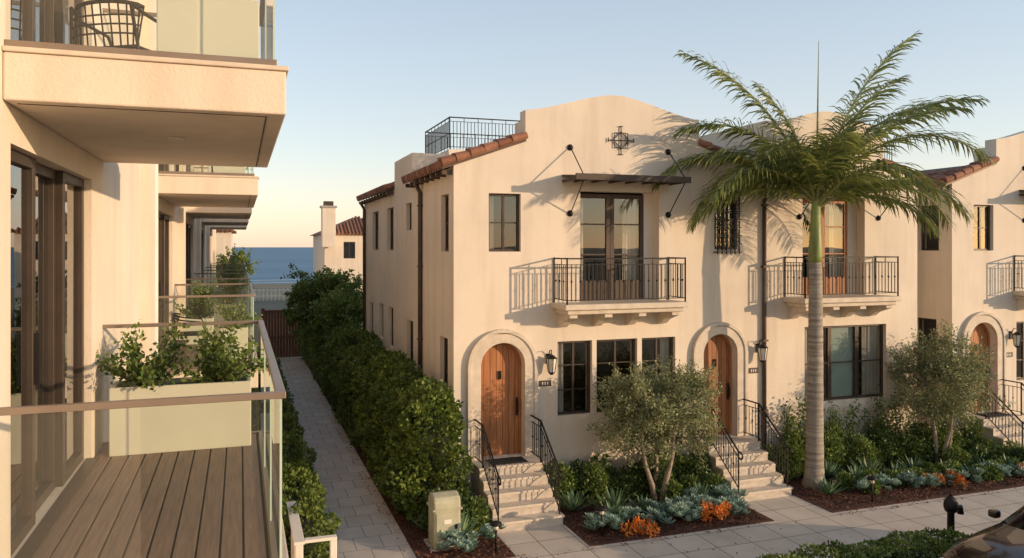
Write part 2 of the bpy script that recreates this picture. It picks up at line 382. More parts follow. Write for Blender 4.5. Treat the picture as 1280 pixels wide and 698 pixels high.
def stairs(acc,cx,yf,w=.7,ztop=.95,n=5):
    rz=ztop/n; tr=.28; yl=yf-.65
    for i in range(n):
        y0=yl-tr*i; zt=ztop-rz*i
        ye=yf-.002 if i==0 else yl-tr*(i-1)+.018
        acc.box('stair_risers','stone',cx-w+.004*i,cx+w-.004*i,y0+.02,yf-.002 if i==0 else ye-.0,Zg,zt-.045)
        acc.box('stair_treads','trimstone',cx-w-.02,cx+w+.02,y0,ye,zt-.044,zt,.01)
    yb=yl-tr*(n-1)
    for sx in (-1,1):
        X=cx+sx*(w-.06)
        railing(acc,'stair_rails',(X,yf-.05,ztop),(X,yl,ztop),.88,.11,.009,.02)
        railing(acc,'stair_rails',(X,yl-.005,ztop),(X,yb+.1,rz),.88,.11,.009,.02)
        pts=[(X,yb+.1,rz+.88)]+[(X,yb+.02-.07*math.sin(t),rz+.80+.07*math.cos(t)) for t in [0,.8,1.6,2.4,3.2,4.0]]
        acc.tube('stair_rails','iron',pts,.018,5)
def door(acc,cx,yf,z0,zs,r,ro):
    acc.prism('door_surround','trimstone',[archband(cx,z0,zs,ro,r)],yf-.07,yf-.001,'XZ',.012)
    acc.prism('door_surround_bead','trimstone',[archband(cx,z0,zs,ro,ro-.09)],yf-.10,yf-.071,'XZ',.012)
    n=7; yd=yf+.20
    for i in range(n):
        a=-r+2*r*i/n+.004; b=-r+2*r*(i+1)/n-.004
        top=[]
        for k in range(5):
            x=b+(a-b)*k/4; top.append((cx+x,zs+math.sqrt(max(0,r*r-x*x))))
        acc.prism('door_planks','door',[[(cx+a,z0),(cx+b,z0)]+top],yd,yd+.05,'XZ')
    acc.prism('door_back','dark',[arch(cx,z0,zs,r)],yd+.051,yd+.07,'XZ')
    acc.prism('door_frame','door',[archband(cx,z0,zs,r,r-.06)],yd-.035,yd-.001,'XZ',.006)
    acc.box('door_hardware','iron',cx+r-.13,cx+r-.09,yd-.06,yd-.036,z0+.85,z0+1.25)
    acc.tube('door_hardware','iron',[(cx+r-.11,yd-.05,z0+.9),(cx+r-.11,yd-.11,z0+.95),(cx+r-.11,yd-.11,z0+1.15),(cx+r-.11,yd-.05,z0+1.2)],.013,5)
    for dx in (-.03,0,.03): acc.box('door_hardware','iron',cx+dx-.006,cx+dx+.006,yd-.03,yd-.002,z0+1.66,z0+1.84)
def balcony(acc,x0,x1,yf,dx0,dx1,canx0,canx1,wd):
    T=lambda u,v,w:(u,yf+v,w); yo=yf-.8
    acc.box('balcony_slab','trimstone',x0,x1,yo,yf-.001,4.15,4.27,.015)
    acc.box('balcony_slab_mould','trimstone',x0+.08,x1-.08,yo+.08,yf-.001,4.05,4.149,.02)
    n=4
    for i in range(n):
        x=x0+.25+(x1-x0-.5)*i/(n-1)
        acc.prism('balcony_corbels','trimstone',[[(yf-.001,3.72),(yf-.001,4.049),(yo+.15,4.049),(yo+.15,3.97),(yo+.3,3.92),(yf-.3,3.86),(yf-.12,3.74)]],x-.09,x+.09,'YZ',.01)
    e=.06
    railing(acc,'balcony_rail',(x0+e,yo+e,4.27),(x1-e,yo+e,4.27),.98,.1,.010,.022)
    railing(acc,'balcony_rail',(x0+e,yf-.02,4.27),(x0+e,yo+e,4.27),.98,.1,.010,.022)
    railing(acc,'balcony_rail',(x1-e,yo+e,4.27),(x1-e,yf-.02,4.27),.98,.1,.010,.022)
    mid=(dx0+dx1)/2
    for a,b,c in ((dx0,mid-.002,[(.0,.3)]),(mid+.002,dx1,[(.45,1.0)])):
        window(acc,T,a,b,4.28,6.72,1,3,wd,'balcony_doors',.28,c,.10,.03,1.2,kick=.35)
    cy=yf-.8; zc=7.0
    acc.prism('canopy','canopy',[[(cy,zc-.02),(yf-.002,zc+.06),(yf-.002,zc+.11),(cy,zc+.04)]],canx0,canx1,'YZ',.01)
    acc.box('canopy','canopy',canx0-.03,canx1+.03,cy-.05,cy-.003,zc-.07,zc+.07,.008)
    for x in (canx0+.02,canx1-.02): acc.box('canopy_side','canopy',x-.02,x+.02,cy,yf-.003,zc-.06,zc-.015)
    for i in range(6):
        x=canx0+.3+(canx1-canx0-.6)*i/5; acc.box('canopy_ribs','canopy',x-.02,x+.02,cy+.002,yf-.01,zc-.06,zc-.015)
    for x in (canx0+.2,canx1-.06):
        for zz in (7.72,6.25):
            acc.tube('canopy_rods','iron',[(x,yf-.03,zz),(x,cy+.05,zc+(.03 if zz>7 else -.04))],.013,6)
            acc.tube('canopy_rods','iron',[(x,yf-.001,zz),(x,yf-.035,zz)],[.075,.06],12)
            acc.tube('canopy_rods','iron',[(x,yf-.035,zz),(x,yf-.06,zz)],[.035,.025],8)
def bell(cx,hw,zb,h,n=24,pw=.95):
    pts=[]
    for i in range(n+1):
        x=cx+hw-2*hw*i/n; s=abs(x-cx)/hw; c=(.5+.5*math.cos(math.pi*s))**pw
        pts.append((x,zb+h*(.55*c+.45*(1-s)**1.0 if s>.12 else .55*c+.45*(1-.12)+.45*.12*(1-(s/.12)**2)*.4)))
    return pts

def block_wide(name,ox):
    A=Acc(name); yf=16.0; T=lambda u,v,w:(ox+u,yf+v,w)
    S=lambda loop:[(ox+p[0],p[1]) for p in loop]
    out=[(4.27,-.1),(12.15,-.1),(12.15,7.28),(10.28,7.95)]+bell(8.085,2.195,8.5,.47)+[(5.89,7.88),(4.27,7.28)]
    holes=[arch(5.355,.95,2.93,.50),arch(10.83,.95,2.95,.47),rect(5.05,5.78,5.40,6.66),rect(10.70,11.35,5.45,6.66),
           rect(7.2,9.2,4.27,6.76),rect(6.65,7.49,1.75,3.4),rect(7.6,8.63,1.75,3.4),rect(8.75,9.63,1.75,3.4)]
    A.prism('front_wall','stucco',[S(out)]+[S(h) for h in holes],yf,yf+.35,'XZ')
    window(A,T,5.05,5.78,5.40,6.66,2,2,cur=[(0,.25)])
    window(A,T,10.70,11.35,5.45,6.66,2,2)
    for a,b,c in ((6.65,7.49,[(.0,.3)]),(7.6,8.63,None),(8.75,9.63,[(.7,1)])): window(A,T,a,b,1.75,3.4,2,3,cur=c,mw=.024)
    for i in range(6):
        x=ox+10.72+.61*i/5; A.tube('window_grille','iron',[(x,yf-.10,5.33),(x,yf-.10,6.79)],.014,4,False)
    for i in range(8):
        z=5.38+1.36*i/7; A.tube('window_grille','iron',[(ox+10.66,yf-.10,z),(ox+11.39,yf-.10,z)],.013,4,False)
    for i in range(5):
        for j in range(7):
            cx=ox+10.78+.61*i/5; cz=5.48+1.36*j/7
            A.tube('window_grille','iron',[(cx+.05*math.cos(t),yf-.10,cz+.07*math.sin(t)) for t in np.linspace(0,6.28,7)],.010,4,False)
    for z in (5.38,6.74):
        for x in (10.68,11.37): A.tube('window_grille','iron',[(ox+x,yf-.10,z),(ox+x,yf,z)],.016,4,False)
    balcony(A,ox+6.5,ox+9.5,yf,ox+7.21,ox+8.95,ox+6.75,ox+9.5,'doordark')
    A.box('alcove_lining','stucco',ox+8.951,ox+9.199,yf+.28,yf+.36,4.27,6.76)
    cx,cz=ox+8.2,7.93; y=yf-.03; bar=lambda x0,z0,x1,z1,r=.012:A.tube('iron_ornament','iron',[(cx+x0,y,cz+z0),(cx+x1,y,cz+z1)],r,4,False)
    bar(-.32,0,.32,0);bar(0,-.32,0,.32)
    q=.20
    for a,b,c,d in ((0,-q,q,0),(q,0,0,q),(0,q,-q,0),(-q,0,0,-q)): bar(a,b,c,d)
    q=.17
    for a,b,c,d in ((-q,-q,q,-q),(q,-q,q,q),(q,q,-q,q),(-q,q,-q,-q)): bar(a,b,c,d,.009)
    for sx,sz in ((1,0),(-1,0),(0,1),(0,-1)):
        e=(sx*.32,sz*.32); bar(e[0]-sz*.05,e[1]-sx*.05,e[0]+sz*.05,e[1]+sx*.05)
    door(A,ox+5.355,yf,.95,2.93,.50,.80); door(A,ox+10.83,yf,.95,2.95,.47,.76)
    stairs(A,ox+5.355,yf); stairs(A,ox+10.83,yf)
    A.box('doormat','rubber',ox+4.95,ox+5.75,yf-.55,yf-.12,.951,.97)
    lantern(A,ox+6.42,yf,2.95); lantern(A,ox+11.92,yf,2.95)
    for x in (6.35,11.8):
        A.box('house_number_plaque','bronze',ox+x-.14,ox+x+.14,yf-.02,yf-.001,2.43,2.56)
        for k in range(3): A.box('house_number_digits','whitepaint',ox+x-.08+k*.06,ox+x-.055+k*.06,yf-.026,yf-.021,2.465,2.525)
    TS=lambda u,v,w:(ox+4.27+v,u,w); x0=ox+4.27
    outS=[(16.352,-.1),(28.3,-.1),(28.3,7.2),(22.7,7.2),(22.7,7.98),(20.2,7.98),(20.2,7.2),(16.352,7.2)]
    hs=[(16.42,17.1,5.4,6.66),(20.3,21.0,5.95,6.68),(22.85,23.9,5.4,6.68),(25.5,26.7,5.4,6.68),(16.5,17.2,1.85,3.5),(20.1,20.9,1.9,3.55),(22.9,23.7,2.5,3.7),(24.6,25.3,2.6,3.7),(26.6,27.4,2.0,3.6)]
    A.prism('side_wall','stucco',[outS]+[rect(*h) for h in hs],x0,x0+.3,'YZ')
    for h in hs: window(A,TS,*h,2 if h[1]-h[0]>.9 else 1,2,back=.4,ext=.04)
    A.box('roof_stub','stucco',x0+.302,x0+1.3,20.2,22.7,7.0,7.97)
    A.box('back_wall','stucco',x0,ox+12.15,28.302,28.6,-.1,7.2)
    A.box('party_wall','stucco',ox+11.9,ox+12.14,16.352,28.3,-.1,7.2)
    A.box('flat_roof','kerb',ox+5.9,ox+10.3,16.352,28.3,7.6,7.8)
    A.box('parapet_return','stucco',ox+5.89,ox+6.1,16.352,16.7,7.8,8.3)
    sl=.355
    eave(A,x0-.25,ox+5.9,15.98,20.18,7.19,sl); eave(A,x0-.25,ox+5.9,22.72,28.5,7.19,sl)
    A.prism('roof_deck','pipe',[[(x0+.31,7.3),(ox+5.9,7.74),(ox+5.9,7.78),(x0+.31,7.34)]],20.18,22.72,'XZ')
    eave(A,ox+12.14,ox+10.3,16.36,28.3,7.25,sl,-1)
    tiles_line(A,(x0-.27,16.0,7.27),(ox+5.88,16.0,7.27+sl*1.86)); tiles_line(A,(x0-.27,16.22,7.29),(ox+5.88,16.22,7.29+sl*1.86))
    tiles_line(A,(ox+12.12,16.02,7.33),(ox+10.29,16.02,7.33+sl*1.84)); tiles_line(A,(ox+12.12,16.22,7.35),(ox+10.29,16.22,7.35+sl*1.84))
    A.box('roof_terrace_volume','stucco',ox+6.4,ox+11.0,24.6,28.3,7.8,8.68)
    R=lambda p,q:railing(A,'roof_terrace_rail',p,q,1.05,.12,.013,.025)
    R((ox+6.45,24.65,8.68),(ox+10.9,24.65,8.68)); R((ox+6.45,28.2,8.68),(ox+6.45,24.65,8.68)); R((ox+6.45,28.2,8.68),(ox+10.9,28.2,8.68))
    A.tube('downpipe','pipe',[(x0-.2,19.0,7.1),(x0-.06,19.0,6.85),(x0-.06,19.0,.1)],.055,8)
    A.tube('downpipe','pipe',[(ox+12.08,yf-.06,7.35),(ox+12.08,yf-.06,.1)],.05,8)
    A.box('downpipe_hopper','pipe',ox+11.98,ox+12.18,yf-.14,yf-.002,7.1,7.35,.01)
    A.tube('downpipe','pipe',[(x0-.2,28.2,7.1),(x0-.06,28.2,6.85),(x0-.06,28.2,.1)],.055,8)
    for z in (1.5,3.2,5.0,6.5): 
        A.box('downpipe_straps','pipe',ox+12.01,ox+12.15,yf-.125,yf-.001,z,z+.04); A.box('downpipe_straps','pipe',x0-.125,x0-.001,18.93,19.07,z,z+.04)
    return A.finish()
block_wide('townhouse',0.0)

def block_narrow(name,ox):
    A=Acc(name); yf=15.985; T=lambda u,v,w:(ox+u,yf+v,w); S=lambda l:[(ox+p[0],p[1]) for p in l]
    b=bell(14.05,1.75,8.58,.36)
    out=[(12.16,-.1),(16.95,-.1),(16.95,7.28),(15.81,7.70),(15.81,8.55)]+b[1:-1]+[(12.3,8.60),(12.16,8.60)]
    holes=[rect(13.31,15.9,1.6,3.5),rect(13.25,15.2,4.27,6.76)]
    A.prism('front_wall','stucco',[S(out)]+[S(h) for h in holes],yf,yf+.35,'XZ')
    for i in range(3):
        a=13.31+2.59*i/3; window(A,T,a,a+2.59/3-.003,1.6,3.5,1,2,cur=[(0,.35)] if i==0 else [(.35,1)] if i==2 else None,blind=.97 if i==1 else 0)
    balcony(A,ox+12.65,ox+15.6,yf,ox+13.26,ox+14.9,ox+12.95,ox+15.7,'doorwood2')
    A.box('alcove_lining','stucco',ox+14.901,ox+15.199,yf+.28,yf+.36,4.27,6.76)
    A.box('water_table','trimstone',ox+12.2,ox+16.97,yf-.05,yf-.001,1.32,1.44,.012)
    A.box('side_wall_left','stucco',ox+12.16,ox+12.42,yf+.352,20.5,-.1,8.6)
    A.box('side_wall_right','stucco',ox+16.69,ox+16.95,yf+.352,28.3,-.1,7.2)
    A.box('back_wall','stucco',ox+12.16,ox+16.95,28.302,28.6,-.1,7.2)
    A.box('side_wall_left','stucco',ox+12.16,ox+12.42,20.502,28.3,-.1,7.6)
    A.box('flat_roof','kerb',ox+12.43,ox+15.8,16.352,28.3,7.6,7.7)
    eave(A,ox+17.15,ox+15.82,15.99,28.3,7.19,.355,-1)
    tiles_line(A,(ox+17.15,16.0,7.26),(ox+15.84,16.0,7.26+.355*1.31)); 
    return A.finish()
block_narrow('townhouse',0.0)
block_wide('townhouse',13.91)

# ------------------------------------------------------------------ apartment building
A=Acc('apartment_building'); xw=-1.25
TA=lambda u,v,w:(xw-v,u,w)
low=[(4.17,8.45),(13,17.2),(20,24.2),(27.5,31.7),(35,39.2)]
doors=[(5.2,7.8)]+[(a+.6,a+3.6) for a,b in low[1:]]
holes=[]
for a,b in doors:
    for z in (.6,3.62,6.64): holes.append(rect(a,b,z,z+2.48))
A.prism('facade_wall','stucco2',[[(-3,-.1),(46,-.1),(46,10.4),(-3,10.4)]]+holes,xw-.3,xw,'YZ')
for a,b in doors:
    for z in (.6,3.62,6.64):
        n=3; w=(b-a)/n
        for i in range(n):
            window(A,TA,a+w*i+.002,a+w*(i+1)-.002,z+.002,z+2.478,1,1,dep=.06+.05*(i%2),fw=.075,back=2.2,part='sliding_doors',cur=[(0,.45)] if i==2 else None)
        A.box('door_handles','iron',xw-.03,xw-.055,a+w-.05,a+w-.02,z+.95,z+1.3)
        A.box('door_threshold','bronze',xw-.04,xw+.06,a,b,z-.02,z+.0015)
A.box('roof_slab','stucco2',-12,xw+.15,-3,46,10.402,10.6)
A.box('end_wall','stucco2',-12,xw-.302,45.7,46,-.1,10.4)
A.box('end_wall','stucco2',-12,xw-.302,-3,-2.7,-.1,10.4)
for y0,y1 in ((11.5,12.2),(18.2,18.9),(25.6,26.3),(33,33.7),(40.5,41.2)): A.box('pilasters','stucco2',xw+.001,xw+.10,y0,y1,-.1,10.4)
A.tube('rainwater_pipe','whitepaint',[(xw+.07,12.5,0),(xw+.07,12.5,10.4)],.05,8)
XO=.25
def glass_rail(A,z,y0,y1,part='balcony_glass'):
    e=.05; X=XO-e
    G=lambda p:A.quad(part,'railglass',p)
    h=1.18
    nseg=max(1,round((y1-y0)/1.45))
    for i in range(nseg):
        a=y0+e+(y1-y0-2*e)*i/nseg+.006; b=y0+e+(y1-y0-2*e)*(i+1)/nseg-.006
        G([(X,a,z+.04),(X,b,z+.04),(X,b,z+h-.04),(X,a,z+h-.04)])
        A.box('glass_edges','glassedge',X-.006,X+.006,a-.004,a+.001,z+.04,z+h-.04)
    for yy in (y0+e,y1-e):
        G([(xw+.03,yy,z+.04),(X-.02,yy,z+.04),(X-.02,yy,z+h-.04),(xw+.03,yy,z+h-.04)])
        A.box('rail_caps','railmetal',xw+.001,X+.025,yy-.02,yy+.02,z+h-.035,z+h,.004)
        A.box('rail_shoes','railmetal',xw+.001,X+.02,yy-.02,yy+.02,z+.001,z+.045,.004)
    A.box('rail_caps','railmetal',X-.025,X+.025,y0+e+.021,y1-e-.021,z+h-.035,z+h,.004)
    A.box('rail_shoes','railmetal',X-.02,X+.02,y0+e+.021,y1-e-.021,z+.001,z+.045,.004)
def slab(A,z,y0,y1):
    A.box('balcony_slabs','stucco2',xw+.001,XO+.02,y0,y1,z-.30,z-.03,.012)
    A.box('balcony_slab_edges','trimstone',xw+.001,XO+.035,y0-.015,y1+.015,z-.029,z-.0,.006)
    A.box('soffit_groove_shade','pipe',XO-.10,XO-.09,y0+.1,y1-.1,z-.304,z-.3005); A.box('soffit_groove_shade','pipe',xw+.05,XO-.1005,y0+.1,y0+.11,z-.304,z-.3005)  # dark strips on the flat underside paint the shade of a drip groove
    ym=(y0+y1)/2; A.tube('soffit_downlight','whitepaint',[(-.45,ym-.4,z-.3005),(-.45,ym-.4,z-.312)],.06,16)
for k,(y0,y1) in enumerate(low):
    z=3.6
    slab(A,z-.03,y0,y1) 
    n=10; w=(XO-.09+1.24)/n
    for i in range(n): A.box('deck_boards','deck',xw+.01+w*i+.007,xw+.01+w*(i+1)-.007,y0+.08,y1-.08,z-.028,z,.003)
    A.box('deck_gap_shade','dark',xw+.012,XO-.075,y0+.08,y1-.08,z-.0298,z-.0285)  # near-black sheet below the boards paints the shade in their gaps
    glass_rail(A,z-.03,y0,y1)
    y0u=5.03 if k==0 else y0
    slab(A,6.62,y0u,y1); glass_rail(A,6.62,y0u,y1)
    if k: slab(A,9.64,y0,y1)
    slab(A,.58,y0,y1)
A.finish()

def planter(name,x0,x1,y0,y1,z,h,plants):
    P=Acc(name); t=.04
    P.box('planter_side','planter',x0,x1,y0,y0+t,z,z+h,.008);P.box('planter_side','planter',x0,x1,y1-t,y1,z,z+h,.008)
    P.box('planter_side','planter',x0,x0+t,y0+t,y1-t,z,z+h,.008);P.box('planter_side','planter',x1-t,x1,y0+t,y1-t,z,z+h,.008)
    P.box('soil','soil',x0+t,x1-t,y0+t,y1-t,z+.05,z+h-.05)
    for (cx,cy,r,hh) in plants:
        zt=z+h-.05
        for k in range(20):
            an=random.uniform(0,6.28); el=random.uniform(.3,1.35); L=hh*random.uniform(.6,1.15)
            d=Vector((math.cos(an)*math.cos(el)*r/hh*1.6,math.sin(an)*math.cos(el)*r/hh*1.5,math.sin(el)))
            p0=Vector((cx,cy,zt)); pts=[p0+d*L*t2+Vector((0,0,-.05*t2*t2)) for t2 in (0,.35,.7,1)]
            P.tube('stems','bark_olive',pts,[.009,.007,.005,.003],4)
            n=80; tt=rng.uniform(.25,1.05,n); q=np.array([list(p0+d*L*float(x)) for x in tt])+rng.normal(0,.035,(n,3))
            P.leaves('leaves','bush',q,np.array(list(d))*.5+rng.normal(0,.7,(n,3)),.055,.018)
    return P.finish()
planter('planter_box',-1.12,.10,7.86,8.30,3.6,.62,[(-.86,8.08,.40,.56),(-.2,8.1,.32,.5)])
planter('planter_box',-.3,.12,13.3,13.75,3.6,.6,[(-.09,13.5,.25,.4)])
planter('planter_box',-1.0,-.5,16.4,16.9,3.6,.5,[(-.75,16.65,.3,.7)])
planter('planter_box',-.6,.1,20.3,20.8,3.6,.5,[(-.25,20.5,.3,.8)])
planter('planter_box',-.6,.1,27.8,28.3,3.6,.5,[(-.25,28,.35,1.0)])
planter('planter_box',-.6,.1,35.3,35.8,3.6,.5,[(-.25,35.5,.45,1.3)])
planter('planter_box',-.5,.12,5.4,5.8,6.62,.50,[(-.2,5.6,.2,.25)])
planter('planter_box',-.6,.1,16.6,17.0,6.62,.5,[(-.25,16.8,.3,.6)])

def chair(name,cx,cy,z,rot):
    C=Acc(name); Rm=Matrix.Rotation(rot,3,'Z'); t=lambda x,y,zz:tuple(Vector((cx,cy,z))+Rm@Vector((x,y,zz)))
    w,d=.29,.27
    for sx in(-1,1):
        C.tube('frame','iron',[t(sx*w,-d,0),t(sx*w,-d*.95,.42),t(sx*(w+.02),-d*.6,.62),t(sx*(w+.02),d*.6,.66),t(sx*w*.9,d*1.1,.72)],.014,6)
        C.tube('frame','iron',[t(sx*w,d,0),t(sx*w,d*.95,.42),t(sx*w*.9,d*1.1,.72)],.014,6)
    back=[t(w*1.0*math.cos(a),d*.7+.12*math.sin(a),.72+.03*math.sin(a)) for a in np.linspace(0,math.pi,9)]
    C.tube('frame','iron',back,.016,6)
    C.tube('frame','iron',[t(-w,-d,.4),t(w,-d,.4),t(w,d,.4),t(-w,d,.4),t(-w,-d,.4)],.014,6)
    for i in range(13):
        x=-w+2*w*i/12; C.tube('seat','iron',[t(x,-d,.405),t(x,d,.405)],.008,4)
        a=math.pi*i/12; C.tube('backrest','iron',[t(w*math.cos(a),d*.95,.42),t(w*math.cos(a),d*.7+.12*math.sin(a),.72+.03*math.sin(a))],.008,4)
    for i in range(9):
        y=-d+2*d*i/8; C.tube('seat','iron',[t(-w,y,.41),t(w,y,.41)],.008,4)
    for zz in (.5,.57,.64): C.tube('backrest','iron',[t(w*math.cos(a),d*.85+.1*math.sin(a),zz) for a in np.linspace(0,math.pi,9)],.008,4)
    return C.finish()
chair('patio_chair',-.85,6.9,6.62,2.6)
chair('patio_chair',-.8,14.6,3.6,1.6)
chair('patio_chair',-.7,13.8,6.62,1.6)

# ------------------------------------------------------------------ vegetation
H=Acc('boundary_hedge')
for i,(y0,y1,z1,x0) in enumerate([(15.0,16.6,2.45,3.15),(16.75,18.6,2.3,3.05),(18.7,21.5,2.5,3.15),(21.5,24.5,2.3,3.05),(24.5,27.5,2.2,3.1),(27.5,30.5,2.3,3.1)]):
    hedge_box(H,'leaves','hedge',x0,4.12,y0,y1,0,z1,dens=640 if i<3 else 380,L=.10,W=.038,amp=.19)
for i in range(16):
    y=15.2+i*.95+random.uniform(-.2,.2); r=random.uniform(.28,.45); blob(H,'leaves','hedge',(3.2+random.uniform(-.05,.1),y,random.uniform(.3,.9)),(r,r*1.1,r*1.2),700,.10,.036,.5)
for i in range(14):
    y=15.4+i*.85; r=random.uniform(.2,.38); blob(H,'leaves','hedge',(3.6+random.uniform(-.3,.3),y,2.35+random.uniform(0,.12)),(r,r,r),450,.10,.036,.6)
H.finish()
H=Acc('low_hedge')
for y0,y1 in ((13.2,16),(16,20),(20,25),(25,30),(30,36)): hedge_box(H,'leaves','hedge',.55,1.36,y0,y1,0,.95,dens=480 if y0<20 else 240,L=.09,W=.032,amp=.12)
H.finish()
H=Acc('street_hedge')
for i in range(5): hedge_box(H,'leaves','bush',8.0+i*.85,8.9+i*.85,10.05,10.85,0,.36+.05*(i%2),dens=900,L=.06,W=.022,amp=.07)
H.finish()

def leafy_tree(name,base,crown,nblobs,leafmat,barkmat,trunks,leafn,L,W,tr=.05,seed=1,blobr=.45):
    rs=random.Random(seed); A=Acc(name); bx,by,bz=base; (cx,cy,cz),(rx,ry,rz)=crown
    cents=[]
    for i in range(nblobs):
        while True:
            u=Vector((rs.uniform(-1,1),rs.uniform(-1,1),rs.uniform(-1,1)))
            if .35<u.length<1: break
        u*=rs.uniform(.85,1.12)
        cents.append(Vector((cx+u.x*rx*.82,cy+u.y*ry*.82,cz+u.z*rz*.82)))
    tk=[]
    for k in range(trunks):
        an=2*math.pi*k/trunks+rs.uniform(-.4,.4); b=Vector((bx+.07*math.cos(an),by+.07*math.sin(an),bz))
        top=Vector((cx+rx*.38*math.cos(an),cy+ry*.38*math.sin(an),cz-rz*.15+rs.uniform(-.1,.2)))
        mid=b.lerp(top,.5)+Vector((rs.uniform(-.08,.08),rs.uniform(-.08,.08),0))
        pts=[b,b.lerp(mid,.5)+Vector((rs.uniform(-.04,.04),rs.uniform(-.04,.04),0)),mid,mid.lerp(top,.5)+Vector((rs.uniform(-.06,.06),rs.uniform(-.06,.06),0)),top]
        A.tube('trunk','%s'%barkmat,pts,[tr*1.25,tr,tr*.8,tr*.6,tr*.35],7); tk.append(pts)
    for c in cents:
        best=min([(round((p-c).length,6),i,j) for i,t in enumerate(tk) for j,p in enumerate(t) if j>=2])
        p=tk[best[1]][best[2]]; m=p.lerp(c,.5)+Vector((rs.uniform(-.1,.1),rs.uniform(-.1,.1),.06))
        A.tube('limbs',barkmat,[p,m,c],[tr*.42,tr*.28,tr*.12],5)
        n=leafn; r=blobr*rs.uniform(.5,1.3)
        for s in range(7):
            d=Vector((rs.gauss(0,1),rs.gauss(0,1),rs.gauss(.25,.8))).normalized()*r; A.tube('twigs',barkmat,[c,c+d],[.007,.003],3)
            k=n//7; tt=rng.uniform(.1,1.15,(k,1)); q=np.array(list(c))+np.array(list(d))*tt+rng.normal(0,.055,(k,3))
            A.leaves('leaves',leafmat,q,np.array(list(d.normalized()))*.7+rng.normal(0,.55,(k,3)),L,W)
    return A.finish()
leafy_tree('olive_tree',(8.46,14.75,0),((8.5,14.8,1.98),(1.5,1.15,1.18)),72,'olive','bark_olive',5,380,.085,.014,.055,seed=3,blobr=.5)
leafy_tree('olive_tree',(16.44,14.8,0),((16.6,14.8,2.15),(1.45,1.1,1.22)),66,'olive','bark_olive',4,350,.085,.014,.05,seed=8,blobr=.5)
leafy_tree('shade_tree',(4.2,37,0),((3.7,36.5,3.0),(2.1,2.4,1.6)),80,'hedge','bark_olive',4,260,.13,.05,.09,seed=5,blobr=.7)
leafy_tree('shade_tree',(4.4,32,0),((3.7,32,2.5),(1.0,1.6,1.4)),40,'hedge','bark_olive',3,260,.12,.045,.08,seed=6,blobr=.6)
leafy_tree('shade_tree',(-.1,46.6,0),((-.3,47,3.9),(1.3,2,1.5)),34,'hedge','bark_olive',3,200,.14,.05,.09,seed=9,blobr=.7)
H=Acc('garden_shrub')
for (x,y,z,rx,ry,rz) in ((3.6,33,1,.8,3,1.4),(3.5,38,1.2,.9,3,1.6)): blob(H,'leaves','hedge',(x,y,z),(rx,ry,rz),5000,.12,.045)
H.finish()

def palm(name,bx,by):
    A=Acc(name); rs=random.Random(12)
    zs=np.linspace(0,5.15,26); pts=[];rad=[]
    for z in zs:
        pts.append((bx+.05*math.sin(z*.5),by+.02*math.sin(z*.7),z)); rad.append((.25 if z<.1 else .205-.012*z)*(1+.015*math.sin(z*40))+ .05*math.exp(-z*3))
    A.tube('trunk','trunk',pts,rad,16)
    top=Vector(pts[-1])
    A.tube('crownshaft','shaft',[top+Vector((0,0,-.02)),top+Vector((0,0,.15)),top+Vector((0,0,.7)),top+Vector((.02,0,1.3)),top+Vector((.03,0,1.6))],[.14,.155,.13,.10,.06],12)
    C=top+Vector((.02,0,1.35)); R0=-19.2
    fr=[(180,44,4.2,95),(174,68,4.7,48),(3,75,4.6,40),(0,50,4.8,92),(10,62,4.3,72),(190,58,3.9,82),(186,18,3.2,75),(-6,16,2.9,75),(168,52,3.6,105),
        (60,55,3.6,80),(100,60,3.6,70),(130,45,3.4,85),(35,40,3.5,90),(230,50,3.3,85),(265,58,3.0,85),(300,45,3.0,90),(330,62,3.8,70),(20,70,4.3,50),(-14,34,3.6,95),(205,38,3.4,95),(160,80,3.2,35),(80,30,3.0,85),(345,60,4.2,68),(182,34,3.3,100),(5,32,3.8,95)]
    LV=[];LF=[]
    for (az,el,Lf,dr) in fr:
        az+=rs.uniform(-5,5); azr=math.radians(az+R0); n=30; p=C+Vector((0,0,rs.uniform(-.15,.1))); P=[p.copy()]; tang=[]
        for i in range(n):
            s=(i+.5)/n; e=math.radians(el-dr*s**1.5); t=Vector((math.cos(azr)*math.cos(e),math.sin(azr)*math.cos(e),math.sin(e))); tang.append(t); p=p+t*(Lf/n); P.append(p.copy())
        A.tube('frond_stems','rachis',P,[.036*(1-.85*i/n)+.004 for i in range(n+1)],5)
        side=Vector((-math.sin(azr),math.cos(azr),0))
        m=84
        for sgn in (-1,1):
            for j in range(m):
                s=.13+.87*(j+rs.uniform(-.4,.4))/m; s=min(max(s,.1),.999); k=min(int(s*n),n-1); f=s*n-k
                o=P[k].lerp(P[k+1],f); t=tang[k]; nrm=side.cross(t)*(1 if side.cross(t).z>0 else -1)
                LL=.80*(math.sin(math.pi*(.13+.80*s))**.7)*rs.uniform(.75,1.12)+.05
                d=(t*(.45+.5*s)+side*sgn*rs.uniform(.6,1.0)+nrm*rs.uniform(-.25,.5)).normalized()
                w=.017+.007*rs.random(); wv=(t*.8+nrm*.3+side*rs.uniform(-.3,.3)).normalized()*w
                q=o.copy(); pr=[q.copy()]; dd=d.copy(); dz=rs.uniform(.22,.5)
                for u in range(3):
                    q=q+dd*(LL/3); dd=(dd+Vector((0,0,-dz-.15*u))).normalized(); pr.append(q.copy())
                b=len(LV)
                for u,(pp,ww) in enumerate(zip(pr,(.6,1,.75,.08))): LV.append(tuple(pp-wv*ww)); LV.append(tuple(pp+wv*ww))
                for u in range(3): LF.append((b+2*u,b+2*u+1,b+2*u+3,b+2*u+2))
    A.add('leaflets','palm',LV,LF)
    A.tube('spear_leaf','rachis',[C,C+Vector((.03,0,1.5)),C+Vector((.07,0,3.75))],[.035,.025,.006],5)
    return A.finish()
palm('palm_tree',12.46,14.64)

